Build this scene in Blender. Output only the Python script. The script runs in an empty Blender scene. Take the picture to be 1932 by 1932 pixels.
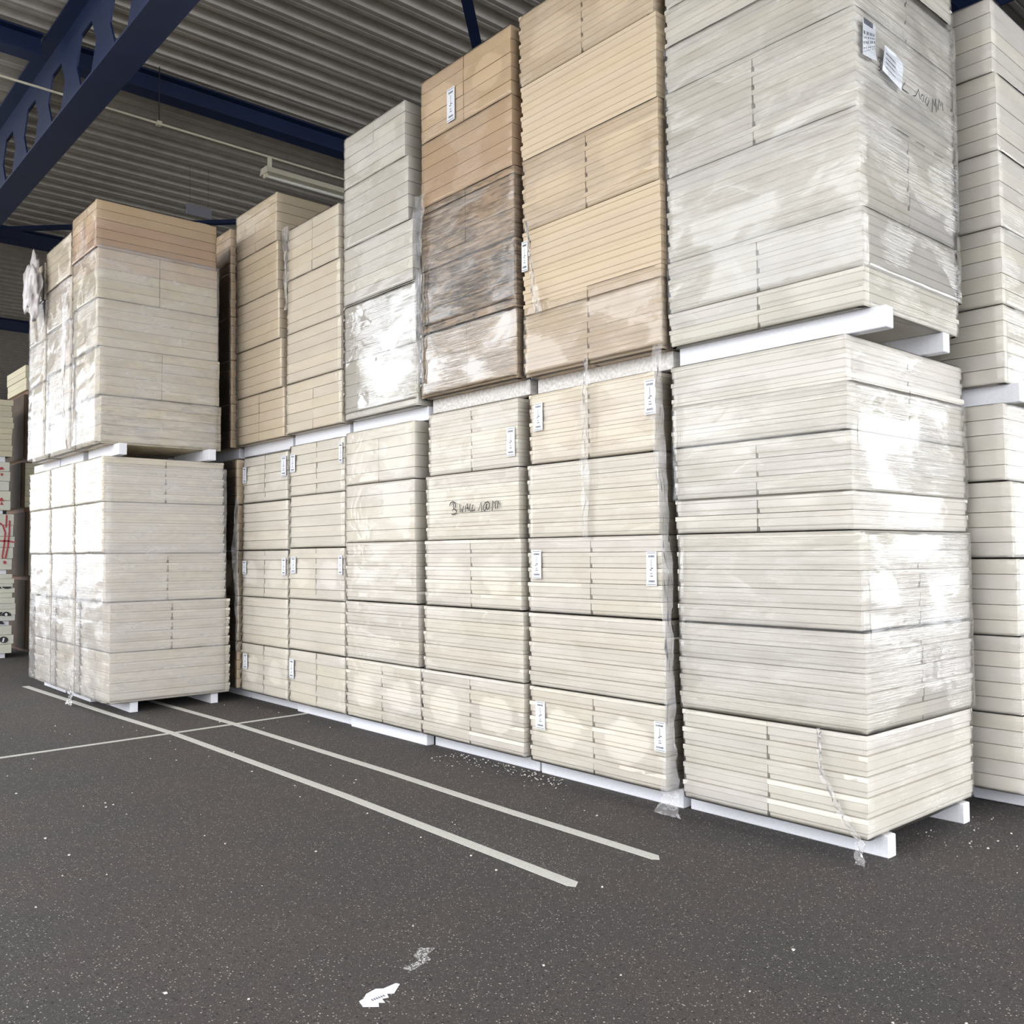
import bpy, bmesh, math, random
from mathutils import Matrix, Vector
random.seed(7)
sc = bpy.context.scene
COL = sc.collection
# World axes: x = depth away from the open front of the hall, y = along the row of pallets (to the left, away from the camera), z = up; metres.
# ---------------------------------------------------------------- camera
cam_data = bpy.data.cameras.new('camera'); cam = bpy.data.objects.new('camera', cam_data); COL.objects.link(cam)
R = [(-0.65803209, 0.03886526, 0.75198621), (0.7529595, 0.0249913, 0.65759214), (-0.00676438, -0.99893189, 0.04570905)]  # rows: y-axis, x-axis, z-axis of the world in camera right/down/forward
right = Vector((R[1][0], R[0][0], R[2][0])); down = Vector((R[1][1], R[0][1], R[2][1])); fwd = Vector((R[1][2], R[0][2], R[2][2]))
m = Matrix.Identity(4)
for i in range(3):
    m[i][0] = right[i]; m[i][1] = -down[i]; m[i][2] = -fwd[i]
m.translation = Vector((0, 0, 1.5))
cam.matrix_world = m
cam_data.sensor_width = 36; cam_data.sensor_fit = 'HORIZONTAL'; cam_data.lens = 1737.366 / 1932 * 36
cam_data.clip_start = 0.05; cam_data.clip_end = 300
sc.camera = cam
# ---------------------------------------------------------------- sky, exposure
w = bpy.data.worlds.new('sky'); sc.world = w; w.use_nodes = True
nt = w.node_tree; nt.nodes.clear()
wo = nt.nodes.new('ShaderNodeOutputWorld'); bg = nt.nodes.new('ShaderNodeBackground')
tc = nt.nodes.new('ShaderNodeTexCoord'); no = nt.nodes.new('ShaderNodeTexNoise'); no.inputs['Scale'].default_value = 2.2; no.inputs['Detail'].default_value = 4
cr = nt.nodes.new('ShaderNodeValToRGB')
cr.color_ramp.elements[0].position = .35; cr.color_ramp.elements[0].color = (.80, .87, .97, 1)
cr.color_ramp.elements[1].position = .65; cr.color_ramp.elements[1].color = (1, .98, .95, 1)
nt.links.new(tc.outputs['Generated'], no.inputs['Vector']); nt.links.new(no.outputs['Fac'], cr.inputs['Fac'])
nt.links.new(cr.outputs['Color'], bg.inputs['Color']); nt.links.new(bg.outputs[0], wo.inputs[0])
bg.inputs['Strength'].default_value = 6.0
sc.view_settings.view_transform = 'Standard'; sc.view_settings.look = 'None'
sc.view_settings.exposure = -0.32; sc.view_settings.gamma = 1.0; sc.view_settings.use_curve_mapping = False
# ---------------------------------------------------------------- helpers
def link(o, parent=None):
    COL.objects.link(o)
    if parent: o.parent = parent
    return o
def tag(o, label=None, cat=None, group=None, kind=None):
    if label: o['label'] = label
    if cat: o['category'] = cat
    if group: o['group'] = group
    if kind: o['kind'] = kind
    return o
def empty(name, loc, rz=0):
    o = bpy.data.objects.new(name, None); o.location = loc; o.rotation_euler.z = rz; o.empty_display_size = .2
    return link(o)
def mesh_of(name, bm, mats, recalc=True):
    if recalc: bmesh.ops.recalc_face_normals(bm, faces=bm.faces)
    me = bpy.data.meshes.new(name); bm.to_mesh(me); bm.free()
    for q in (mats if isinstance(mats, (list, tuple)) else [mats]): me.materials.append(q)
    return me
def obj(name, me, parent=None, loc=(0, 0, 0)):
    o = bpy.data.objects.new(name, me); o.location = loc
    return link(o, parent)
def box(bm, x0, x1, y0, y1, z0, z1, bev=0):
    r = bmesh.ops.create_cube(bm, size=1, matrix=Matrix.Translation(((x0+x1)/2, (y0+y1)/2, (z0+z1)/2)) @ Matrix.Diagonal((x1-x0, y1-y0, z1-z0, 1)))
    if bev:
        es = list({e for v in r['verts'] for e in v.link_edges})
        bmesh.ops.bevel(bm, geom=es, offset=bev, segments=1, affect='EDGES')
    return r['verts']
def prism(bm, poly, d):
    """poly: list of 3D points; d: extrusion vector"""
    a = [bm.verts.new(p) for p in poly]; b = [bm.verts.new(Vector(p) + Vector(d)) for p in poly]
    n = len(poly); bm.faces.new(a); bm.faces.new(b[::-1])
    for i in range(n): bm.faces.new((a[i], b[i], b[(i+1) % n], a[(i+1) % n]))
def tube(bm, pts, r, n=6):
    pts = [Vector(p) for p in pts]; rings = []
    for i, p in enumerate(pts):
        d = (pts[min(i+1, len(pts)-1)] - pts[max(i-1, 0)]).normalized()
        a = d.orthogonal().normalized(); b = d.cross(a)
        rr = r[i] if isinstance(r, (list, tuple)) else r
        rings.append([bm.verts.new(p + rr*(math.cos(2*math.pi*k/n)*a + math.sin(2*math.pi*k/n)*b)) for k in range(n)])
    for q in range(len(rings)-1):
        for k in range(n): bm.faces.new((rings[q][k], rings[q][(k+1) % n], rings[q+1][(k+1) % n], rings[q+1][k]))
    bm.faces.new(rings[0][::-1]); bm.faces.new(rings[-1])
# ---------------------------------------------------------------- materials
def mat(name):
    q = bpy.data.materials.new(name); q.use_nodes = True; n = q.node_tree; n.nodes.clear()
    o = n.nodes.new('ShaderNodeOutputMaterial'); return q, n, o
def N(n, t, **k):
    x = n.nodes.new(t)
    for a, b in k.items(): setattr(x, a, b)
    return x
def setv(x, **k):
    for a, b in k.items(): x.inputs[a.replace('_', ' ')].default_value = b
    return x
def math_(n, op, a, b=None, clamp=False):
    x = N(n, 'ShaderNodeMath', operation=op, use_clamp=clamp)
    for i, q in enumerate((a, b)):
        if q is None: continue
        if hasattr(q, 'links'): n.links.new(q, x.inputs[i])
        else: x.inputs[i].default_value = q
    return x.outputs[0]
def mapped(n, src, scale, loc=None, rot=(0, 0, 0)):
    x = N(n, 'ShaderNodeMapping'); x.inputs['Scale'].default_value = scale; x.inputs['Rotation'].default_value = rot
    n.links.new(src, x.inputs['Vector'])
    if loc is not None: n.links.new(loc, x.inputs['Location'])
    return x.outputs[0]
def noise(n, vec, scale, detail=3, rough=.5, dist=0.):
    x = setv(N(n, 'ShaderNodeTexNoise'), Scale=scale, Detail=detail, Roughness=rough, Distortion=dist); n.links.new(vec, x.inputs['Vector'])
    return x.outputs['Fac']
def ramp(n, f, stops):
    x = N(n, 'ShaderNodeValToRGB'); e = x.color_ramp.elements
    while len(e) < len(stops): e.new(.5)
    for q, (p, c) in zip(e, stops):
        q.position = p; q.color = c if isinstance(c, tuple) else (c, c, c, 1)
    n.links.new(f, x.inputs[0]); return x.outputs[0]
def mixc(n, f, a, b, mode='MIX'):
    x = N(n, 'ShaderNodeMix', data_type='RGBA', blend_type=mode)
    for s, q in ((x.inputs[0], f), (x.inputs[6], a), (x.inputs[7], b)):
        if hasattr(q, 'links'): n.links.new(q, s)
        else: s.default_value = q
    return x.outputs[2]
def simple(name, color, rough=.6, metal=0., nscale=0, namt=.1, bump=0.):
    q, n, o = mat(name); p = setv(N(n, 'ShaderNodeBsdfPrincipled'), Roughness=rough, Metallic=metal)
    n.links.new(p.outputs[0], o.inputs[0])
    if nscale:
        g = N(n, 'ShaderNodeTexCoord'); f = noise(n, g.outputs['Object'], nscale, 5)
        c = ramp(n, f, [(.3, tuple(x*(1-namt) for x in color)+(1,)), (.7, tuple(min(1, x*(1+namt)) for x in color)+(1,))])
        n.links.new(c, p.inputs['Base Color'])
        if bump:
            b = setv(N(n, 'ShaderNodeBump'), Strength=bump, Distance=.01); n.links.new(f, b.inputs['Height']); n.links.new(b.outputs[0], p.inputs['Normal'])
    else: p.inputs['Base Color'].default_value = color + (1,)
    return q
# rigid foam board: tinted per board through the object colour, dirt through its alpha
foam, n, o = mat('foam_board')
p = setv(N(n, 'ShaderNodeBsdfPrincipled'), Roughness=.75)
oi = N(n, 'ShaderNodeObjectInfo'); geo = N(n, 'ShaderNodeNewGeometry')
f1 = noise(n, mapped(n, geo.outputs['Position'], (1, 1, 4)), 2.3, 5, .6)
f2 = noise(n, mapped(n, geo.outputs['Position'], (60, 60, 60)), 4, 2)
c = mixc(n, 1, oi.outputs['Color'], ramp(n, f1, [(.3, (.93, .92, .90, 1)), (.65, (1.0, 1.0, 1.0, 1))]), 'MULTIPLY')
c = mixc(n, 1, c, ramp(n, f2, [(.25, .93), (.6, 1.)]), 'MULTIPLY')
c = mixc(n, 1, c, ramp(n, oi.outputs['Random'], [(0, (.955, .955, .95, 1)), (1, (1, 1, 1, 1))]), 'MULTIPLY')
d1 = noise(n, mapped(n, geo.outputs['Position'], (2.0, 2.0, 15)), 2.6, 9, .72, .6)
d2 = noise(n, geo.outputs['Position'], 1.1, 3)
dirt = math_(n, 'SUBTRACT', 1, oi.outputs['Alpha'])
dm = math_(n, 'MULTIPLY', ramp(n, math_(n, 'ADD', math_(n, 'MULTIPLY', d1, .7), math_(n, 'MULTIPLY', d2, .3)), [(.44, 0.), (.56, 1.)]), dirt, True)
c = mixc(n, dm, c, (.11, .085, .065, 1))
n.links.new(c, p.inputs['Base Color'])
b = setv(N(n, 'ShaderNodeBump'), Strength=.12, Distance=.003); n.links.new(f2, b.inputs['Height']); n.links.new(b.outputs[0], p.inputs['Normal'])
n.links.new(p.outputs[0], o.inputs[0])
# clear stretch film
def film_material(name, haze, streak, holes, layers=1.25):
    q, n, o = mat(name)
    g = N(n, 'ShaderNodeTexCoord'); oi = N(n, 'ShaderNodeObjectInfo')
    off = N(n, 'ShaderNodeCombineXYZ'); r = math_(n, 'MULTIPLY', oi.outputs['Random'], 37.)
    for i in range(3): n.links.new(r, off.inputs[i])
    P = g.outputs['Object']
    A = noise(n, mapped(n, P, (1.1, 1.1, 34), off.outputs[0], (.09, -.07, 0)), 1.6, 6, .62, .5)
    Bn = noise(n, mapped(n, P, (26, 26, 2.2), off.outputs[0], (0.1, 0.05, 0)), 1.3, 4, .5, .3)
    Cn = noise(n, mapped(n, P, (1.4, 1.4, 2.4), off.outputs[0]), 1.5, 3, .5, .4)
    D_ = noise(n, mapped(n, P, (1.6, 1.6, 75), off.outputs[0], (.13, -.10, 0)), 1.4, 3, .5, .35)
    A2 = math_(n, 'POWER', math_(n, 'SUBTRACT', 1, math_(n, 'ABSOLUTE', math_(n, 'MULTIPLY', math_(n, 'SUBTRACT', D_, .5), 5.))), 3.)
    mask = ramp(n, Cn, [(.44, 0.), (.62, 1.)])
    h = math_(n, 'ADD', math_(n, 'MULTIPLY', A, math_(n, 'ADD', math_(n, 'MULTIPLY', mask, 1.3), .16)), math_(n, 'ADD', math_(n, 'MULTIPLY', Bn, math_(n, 'MULTIPLY', mask, .16)), math_(n, 'MULTIPLY', A2, math_(n, 'MULTIPLY', mask, .35))))
    b = setv(N(n, 'ShaderNodeBump'), Strength=streak, Distance=.012); n.links.new(h, b.inputs['Height'])
    gl = setv(N(n, 'ShaderNodeBsdfGlossy'), Roughness=.055); n.links.new(b.outputs[0], gl.inputs['Normal'])
    tr = N(n, 'ShaderNodeBsdfTransparent'); tr.inputs[0].default_value = (1, 1, 1, 1)
    di = N(n, 'ShaderNodeBsdfDiffuse'); di.inputs[0].default_value = (.88, .855, .86, 1)
    m1 = N(n, 'ShaderNodeMixShader')
    n.links.new(math_(n, 'MULTIPLY', ramp(n, noise(n, mapped(n, P, (1, 1, 3), off.outputs[0]), 3, 5, .6, .8), [(.35, .25), (.7, 1.)]), haze), m1.inputs[0])
    n.links.new(tr.outputs[0], m1.inputs[1]); n.links.new(di.outputs[0], m1.inputs[2])
    fr = setv(N(n, 'ShaderNodeFresnel'), IOR=1.42)
    m2 = N(n, 'ShaderNodeMixShader'); n.links.new(math_(n, 'MULTIPLY', fr.outputs[0], layers, True), m2.inputs[0])
    n.links.new(m1.outputs[0], m2.inputs[1]); n.links.new(gl.outputs[0], m2.inputs[2])
    last = m2.outputs[0]
    if holes:
        uv = N(n, 'ShaderNodeUVMap'); sp = N(n, 'ShaderNodeSeparateXYZ'); n.links.new(uv.outputs[0], sp.inputs[0])
        s2 = math_(n, 'SUBTRACT', math_(n, 'FRACT', math_(n, 'MULTIPLY', sp.outputs[0], 2.)), .5)
        wob = math_(n, 'MULTIPLY', math_(n, 'SUBTRACT', noise(n, mapped(n, P, (1, 1, 1), off.outputs[0]), 5, 2), .5), 2.6)
        e = math_(n, 'ADD', math_(n, 'POWER', math_(n, 'MULTIPLY', s2, 3.5), 2.), math_(n, 'POWER', math_(n, 'MULTIPLY', math_(n, 'SUBTRACT', sp.outputs[1], .5), 3.7), 2.))
        e = math_(n, 'ADD', e, wob)
        inside = math_(n, 'MULTIPLY', math_(n, 'MULTIPLY', math_(n, 'LESS_THAN', e, 1.), .6), math_(n, 'LESS_THAN', sp.outputs[0], 1.5))
        m3 = N(n, 'ShaderNodeMixShader'); tr2 = N(n, 'ShaderNodeBsdfTransparent')
        n.links.new(inside, m3.inputs[0]); n.links.new(last, m3.inputs[1]); n.links.new(tr2.outputs[0], m3.inputs[2]); last = m3.outputs[0]
    n.links.new(last, o.inputs[0]); return q
film_clear = film_material('shrink_film', .04, .30, True, 1.15)
film_heavy = film_material('stretch_film_heavy', .06, .42, False, 2.0)
film_gloss = film_material('stretch_film_gloss', .04, .30, False, 4.2)
film_milky = film_material('stretch_film_milky', .34, .22, False, .8)
film_tail = film_material('crumpled_film', .30, .5, False)
eps = simple('white_foam_block', (.75, .755, .80), .8, 0, 60, .04, .15)
eps_grit = simple('gritty_foam_block', (.66, .63, .60), .9, 0, 45, .22, .4)
blue = simple('blue_steel', (.007, .020, .072), .5, .0, 3, .15)
deck = simple('grey_deck_sheet', (.50, .465, .41), .45, .25, 6, .10)
white_paint = simple('label_white', (.80, .82, .86), .4)
ink = simple('black_ink', (.03, .028, .03), .6)
print_ink = simple('print_grey', (.10, .11, .14), .6)
red_paint = simple('red_spray', (.45, .07, .08), .8)
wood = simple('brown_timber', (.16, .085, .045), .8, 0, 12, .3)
shade_brown = simple('shade_brown', (.085, .058, .038), .9, 0, 3, .25)
lamp_mat = simple('lamp_housing', (.62, .58, .45), .5)
grey_plate = simple('grey_plate', (.22, .22, .25), .6)
wall_m = simple('dark_wall', (.035, .04, .055), .8, 0, 2, .2)
bounce_slab = simple('pale_bounce_slab', (.36, .35, .33), .85, 0, 2, .12)
reflection_block = simple('reflection_block', (.38, .37, .36), .9, 0, 1, .15)
paper_m = simple('torn_paper', (.75, .75, .80), .8, 0, 30, .1)
# asphalt
asph, n, o = mat('asphalt')
p = setv(N(n, 'ShaderNodeBsdfPrincipled'), Roughness=.82)
g = N(n, 'ShaderNodeNewGeometry'); P = g.outputs['Position']
base = mixc(n, ramp(n, noise(n, P, .9, 4, .6), [(.42, 0.), (.62, 1.)]), (.042, .038, .0365, 1), (.052, .041, .038, 1))
grain = noise(n, P, 170, 3, .7)
base = mixc(n, 1, base, ramp(n, grain, [(.3, .62), (.7, 1.45)]), 'MULTIPLY')
def specks(scale, thr, rnd, col_, basec):
    v = setv(N(n, 'ShaderNodeTexVoronoi'), Scale=scale); n.links.new(P, v.inputs['Vector'])
    sp = N(n, 'ShaderNodeSeparateColor'); n.links.new(v.outputs['Color'], sp.inputs[0])
    f = math_(n, 'MULTIPLY', math_(n, 'LESS_THAN', v.outputs['Distance'], thr), math_(n, 'GREATER_THAN', sp.outputs[0], rnd))
    return mixc(n, f, basec, col_)
base = specks(150, .34, .72, (.17, .15, .13, 1), base)
base = specks(85, .26, .80, (.40, .36, .31, 1), base)
base = specks(34, .11, .93, (.50, .47, .43, 1), base)
base = specks(60, .35, .85, (.018, .016, .016, 1), base)
n.links.new(base, p.inputs['Base Color'])
b = setv(N(n, 'ShaderNodeBump'), Strength=.5, Distance=.004); n.links.new(grain, b.inputs['Height']); n.links.new(b.outputs[0], p.inputs['Normal'])
n.links.new(p.outputs[0], o.inputs[0])
# floor paint with worn, grainy edge
def worn(name, color, lo, hi, sc_=60):
    q, n, o = mat(name); p = setv(N(n, 'ShaderNodeBsdfPrincipled'), Roughness=.8); g = N(n, 'ShaderNodeNewGeometry')
    f = noise(n, g.outputs['Position'], sc_, 5, .75)
    n.links.new(ramp(n, f, [(.3, tuple(x*.8 for x in color)+(1,)), (.6, color+(1,))]), p.inputs['Base Color'])
    t = N(n, 'ShaderNodeBsdfTransparent'); mx = N(n, 'ShaderNodeMixShader')
    n.links.new(ramp(n, f, [(lo, 0.), (hi, 1.)]), mx.inputs[0]); n.links.new(t.outputs[0], mx.inputs[1]); n.links.new(p.outputs[0], mx.inputs[2])
    n.links.new(mx.outputs[0], o.inputs[0]); return q
line_paint = worn('line_paint', (.55, .54, .50), .26, .34)
over_spray = worn('over_spray', (.22, .21, .20), .54, .72, 110)
# outlines of hand lettering, labels and sprayed marks, in metres on their faces
INK_FRONT = [[(5.5487,1.8668),(5.5403,1.8864),(5.5239,1.8956),(5.5056,1.8985),(5.4814,1.8862),(5.4755,1.8636),(5.4836,1.8516)],[(5.5016,1.8871),(5.4999,1.8448)],[(5.5122,1.8279),(5.506,1.8401),(5.4877,1.8418),(5.4616,1.8234),(5.4718,1.809),(5.5042,1.8015),(5.5245,1.8035)],[(5.4232,1.8749),(5.4196,1.8144),(5.4016,1.8382),(5.3958,1.811),(5.3777,1.8593)],[(5.3543,1.8143),(5.3521,1.8533),(5.3343,1.8769),(5.321,1.8203)],[(5.3443,1.8432),(5.3209,1.8422)],[(5.2953,1.8727),(5.3092,1.832),(5.2977,1.8182),(5.2745,1.8209)],[(5.2645,1.8665),(5.2763,1.8355),(5.2725,1.8184),(5.2436,1.8269)],[(5.2131,1.8232),(5.2017,1.818),(5.1709,1.8802),(5.1659,1.8094)],[(5.1222,1.8744),(5.143,1.8491),(5.1488,1.8254),(5.1339,1.8129),(5.1151,1.8288),(5.1111,1.8619)],[(5.126,1.8698),(5.0961,1.8791),(5.074,1.8603),(5.0817,1.8321),(5.1003,1.821),(5.1132,1.8406),(5.1074,1.8642)],[(5.0469,1.8106),(5.0389,1.8823),(5.0263,1.8628),(5.0006,1.8828),(5.0119,1.848),(5.0085,1.822)],[(4.9885,1.8224),(4.9825,1.8807),(4.9683,1.8531)]]
INK_SIDE = [[(4.7092,3.9801),(4.6796,3.947),(4.6668,3.9284),(4.7423,3.9272)],[(4.6673,3.9371),(4.6744,3.9241)],[(4.791,3.9296),(4.8245,3.9426),(4.8603,3.9918),(4.8737,3.9351)],[(4.9011,3.9757),(4.8826,3.9459),(4.9113,3.9354),(4.9261,3.972),(4.901,3.9737)],[(4.9561,3.9778),(4.9328,3.9424),(4.9619,3.9318),(4.9813,3.9701)],[(5.0166,3.9132),(5.0301,3.994),(5.0498,3.96),(5.0657,4.0056),(5.0698,3.93)],[(5.0885,3.9481),(5.1103,4.0161),(5.1261,3.9845),(5.1456,4.0112),(5.1561,3.9655)],[(4.4197,4.0084),(4.4508,4.0102),(4.432,3.9886),(4.4478,3.9792),(4.4261,3.9604),(4.4502,3.9539),(4.42,3.9416)]]
SHEET_A = [(4.276,4.1672),(4.4055,4.1652),(4.3918,4.0374),(4.4112,3.9849),(4.2666,3.9701)]
SHEET_B = [(4.4911,4.0979),(4.613,4.0908),(4.69,4.0643),(4.6622,3.9162),(4.4578,3.9565)]
SHEET_GREY = [(4.2794,4.1656),(4.3765,4.169),(4.3735,4.1389),(4.2851,4.1359)]
RED_POLY = [[(3.2546,2.8383),(3.307,2.8611),(3.3418,2.8202),(3.255,2.812)],[(3.2881,2.7579),(3.3026,2.7686),(3.3265,2.7501),(3.3093,2.7228),(3.2886,2.7316)],[(3.2509,2.3571),(3.3124,2.4002),(3.3427,2.3478),(3.2512,2.3407)],[(3.2886,2.2886),(3.3061,2.3425),(3.3326,2.2899)],[(3.3407,1.4454),(3.3649,1.4534),(3.3909,1.4367),(3.3768,1.4),(3.3509,1.4085)]]
RED_STROKE = [[(3.3794,2.139),(3.3751,1.9497)],[(3.2857,2.0222),(3.3304,1.9819),(3.3653,1.8757),(3.3535,1.6951),(3.3308,1.515),(3.3401,1.4822)],[(3.4214,2.0575),(3.4205,1.8845),(3.4021,1.6541),(3.3717,1.482)],[(3.2903,1.7481),(3.4005,1.7486),(3.4974,1.7284)]]
BLACK_POLY = [[(3.464,1.0637),(3.4625,1.0563),(3.4579,1.0494),(3.4505,1.0434),(3.4405,1.0384),(3.4286,1.0348),(3.4153,1.0327),(3.4013,1.0323),(3.3872,1.0336),(3.3739,1.0364),(3.3619,1.0407),(3.3519,1.0462),(3.3443,1.0527),(3.3395,1.0598),(3.3379,1.0672)],[(3.2885,1.0672),(3.3214,1.0662),(3.3219,1.0369),(3.289,1.0379)],[(3.3352,0.6311),(3.3366,0.6449),(3.3413,0.6578),(3.3489,0.6692),(3.3592,0.6786),(3.3716,0.6855),(3.3855,0.6894),(3.4002,0.6903),(3.415,0.6881),(3.4291,0.6828),(3.4419,0.6747),(3.4526,0.6643),(3.4607,0.6521),(3.4659,0.6386),(3.4678,0.6246)],[(3.3024,0.6312),(3.308,0.6858),(3.3487,0.6912),(3.3221,0.6303)],[(3.4316,0.2723),(3.4266,0.2527),(3.4116,0.2373),(3.3894,0.2289),(3.364,0.2288),(3.3398,0.2372),(3.3211,0.2524),(3.3112,0.2718),(3.3119,0.292),(3.3229,0.3095),(3.3424,0.3211),(3.3669,0.3247),(3.3922,0.3199),(3.4137,0.3072),(3.4277,0.2891)],[(3.2979,0.5073),(3.297,0.5621),(3.3497,0.552),(3.3768,0.5066)]]
WHITE_POLY = [[(3.4155,0.6477),(3.414,0.6386),(3.4096,0.6313),(3.4029,0.6271),(3.3953,0.6269),(3.3881,0.6306),(3.3827,0.6376),(3.38,0.6466),(3.3804,0.6559),(3.3841,0.6639),(3.3901,0.6691),(3.3976,0.6706),(3.4051,0.6681),(3.4112,0.662),(3.4148,0.6535)],[(3.3482,0.2449),(3.3604,0.3025),(3.3835,0.301),(3.3713,0.2433)]]
# ================================================================ setting
bm = bmesh.new(); box(bm, -4.5, 20, -22, 46, -.3, 0)
tag(obj('floor', mesh_of('floor', bm, asph)), kind='structure')
bm = bmesh.new(); box(bm, -34, -4.5, -22, 46, -.3, 0)
tag(obj('floor_bounce', mesh_of('floor_bounce', bm, bounce_slab)), kind='structure')  # unseen pale slab added to bounce daylight up to the ceiling
# roof deck: one object per sheet, three trapezoid ribs each
ROOF, PITCH, X0, X1 = 7.13, .32, -3.0, 14.0
prof = [(0, 0), (.035, .095), (.075, .095), (.08, .088), (.105, .088), (.11, .095), (.15, .095), (.19, 0), (.24, .0), (.245, .008), (.26, .008), (.265, 0), (.32, 0)]
bm = bmesh.new(); ring0 = []; 
for k in range(3):
    for (a, z) in (prof if k == 2 else prof[:-1]): ring0.append((k*PITCH + a, z))
for th in (0,):
    va = [bm.verts.new((X0, a, z)) for a, z in ring0]; vb = [bm.verts.new((X1, a, z)) for a, z in ring0]
    for i in range(len(ring0)-1): bm.faces.new((va[i], va[i+1], vb[i+1], vb[i]))
    vc = [bm.verts.new((X0, a, z+.012)) for a, z in ring0]; vd = [bm.verts.new((X1, a, z+.012)) for a, z in ring0]
    for i in range(len(ring0)-1): bm.faces.new((vc[i+1], vc[i], vd[i], vd[i+1]))
    for i in range(len(ring0)-1): bm.faces.new((va[i], vc[i], vc[i+1], va[i+1])); bm.faces.new((vb[i+1], vd[i+1], vd[i], vb[i]))
sheet = mesh_of('roof_sheet', bm, deck)
ceil = empty('ceiling', (0, 0, ROOF)); tag(ceil, kind='structure')
y = -6.68
while y < 38:
    obj('roof_sheet', sheet, ceil, (0, y, random.uniform(-.004, .004))); y += 3*PITCH
bm = bmesh.new(); box(bm, X0, X1, -6.8, 38.4, .13, .19); obj('roof_cover', mesh_of('roof_cover', bm, deck), ceil)
bm = bmesh.new(); box(bm, 14, 14.2, 1.5, 38.4, 0, 7.3); box(bm, 14, 14.2, -4.5, 1.5, 4.4, 7.3); box(bm, 14, 14.2, -6.8, -4.5, 0, 7.3)
tag(obj('wall_back', mesh_of('wall_back', bm, wall_m)), kind='structure')
bm = bmesh.new(); box(bm, 2, 14, 38.2, 38.4, 0, 7.3); tag(obj('wall_far', mesh_of('wall_far', bm, wall_m)), kind='structure')
bm = bmesh.new(); box(bm, -27, -26.5, -22, 46, 0, 6.0); tag(obj('wall_reflection_block', mesh_of('wall_reflection_block', bm, reflection_block)), kind='structure')  # unseen wall added to keep low sky out of the film reflections
# castellated beams
def castellated(x, label):
    r = empty('castellated_beam', (x, 0, 6.0)); tag(r, label, 'beam', kind='thing')
    for nm, z0, z1 in (('bottom_flange', 0, .022), ('top_flange', 1.05, 1.075)):
        bm = bmesh.new(); box(bm, -.155, .155, -6.6, 38, z0, z1); obj(nm, mesh_of(nm, bm, blue), r)
    bm = bmesh.new(); c = 9.56 - 15*1.04
    while c < 37.4:
        zb, zm, zt, T, Bt = .27, .535, .80, 1.05, .022
        L, Rr = c-.52, c+.52
        for poly in ([(L, T), (Rr, T), (c+.17, zt), (c-.17, zt)], [(L, Bt), (c-.17, zb), (c+.17, zb), (Rr, Bt)],
                     [(L, T), (c-.17, zt), (c-.32, zm), (c-.17, zb), (L, Bt)], [(Rr, T), (Rr, Bt), (c+.17, zb), (c+.32, zm), (c+.17, zt)]):
            prism(bm, [(-.009, a, z) for a, z in poly], (.018, 0, 0))
        c += 1.04
    obj('web', mesh_of('web', bm, blue), r); return r
castellated(2.745, 'blue castellated steel beam with hexagon holes, crossing the upper left corner')
castellated(9.35, 'blue castellated steel beam far back, peeking out over the pallets at the right edge')
def hbeam(y, z, w_, h, x0, x1, label, grp=None, name='roof_beam'):
    r = empty(name, ((x0+x1)/2, y, z)); tag(r, label, 'beam', grp)
    L = (x1-x0)/2
    for nm, a in (('bottom_flange', (-w_/2, w_/2, 0, .015)), ('web', (-.006, .006, .015, h-.015)), ('top_flange', (-w_/2, w_/2, h-.015, h))):
        bm = bmesh.new(); box(bm, -L, L, *a); obj(nm, mesh_of(nm, bm, blue), r)
for y, lb in ((3.85, 'blue roof beam passing over the tan pallets, nearest the camera'), (10.62, 'blue roof beam running behind the fluorescent lamp to the near beam'), (17.25, 'blue roof beam just below the two diagonal braces at the left'), (23.95, 'short dark blue roof beam left of the crumpled bag, above the far stacks')):
    hbeam(y, 6.86, .22, .24, -2.9, 2.58, lb, None)
    # continues behind the castellated beam
    hbeam(y, 6.86, .22, .24, 2.92, 9.2, lb.replace('roof beam', 'roof beam section behind the castellated beam,') if 0 else 'inner stretch of ' + lb, None)
def brace(a, b, label):
    a = Vector(a); b = Vector(b); r = empty('roof_brace', (a+b)/2); tag(r, label, 'brace')
    d = (b-a); L = d.length/2; r.rotation_euler.z = math.atan2(d.y, d.x)
    for nm, q in (('flange', (-.055, .055, 0, .008)), ('stem', (-.005, .005, .008, .07))):
        bm = bmesh.new(); box(bm, -L, L, *q); obj(nm, mesh_of(nm, bm, blue), r)
brace((2.9, 4.35, 6.79), (9.2, 10.45, 6.79), 'dark blue diagonal brace above the tan dirty pallet')
brace((2.9, 17.1, 6.80), (9.2, 10.8, 6.80), 'dark blue diagonal brace at the left, above the front left pallets')
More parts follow.
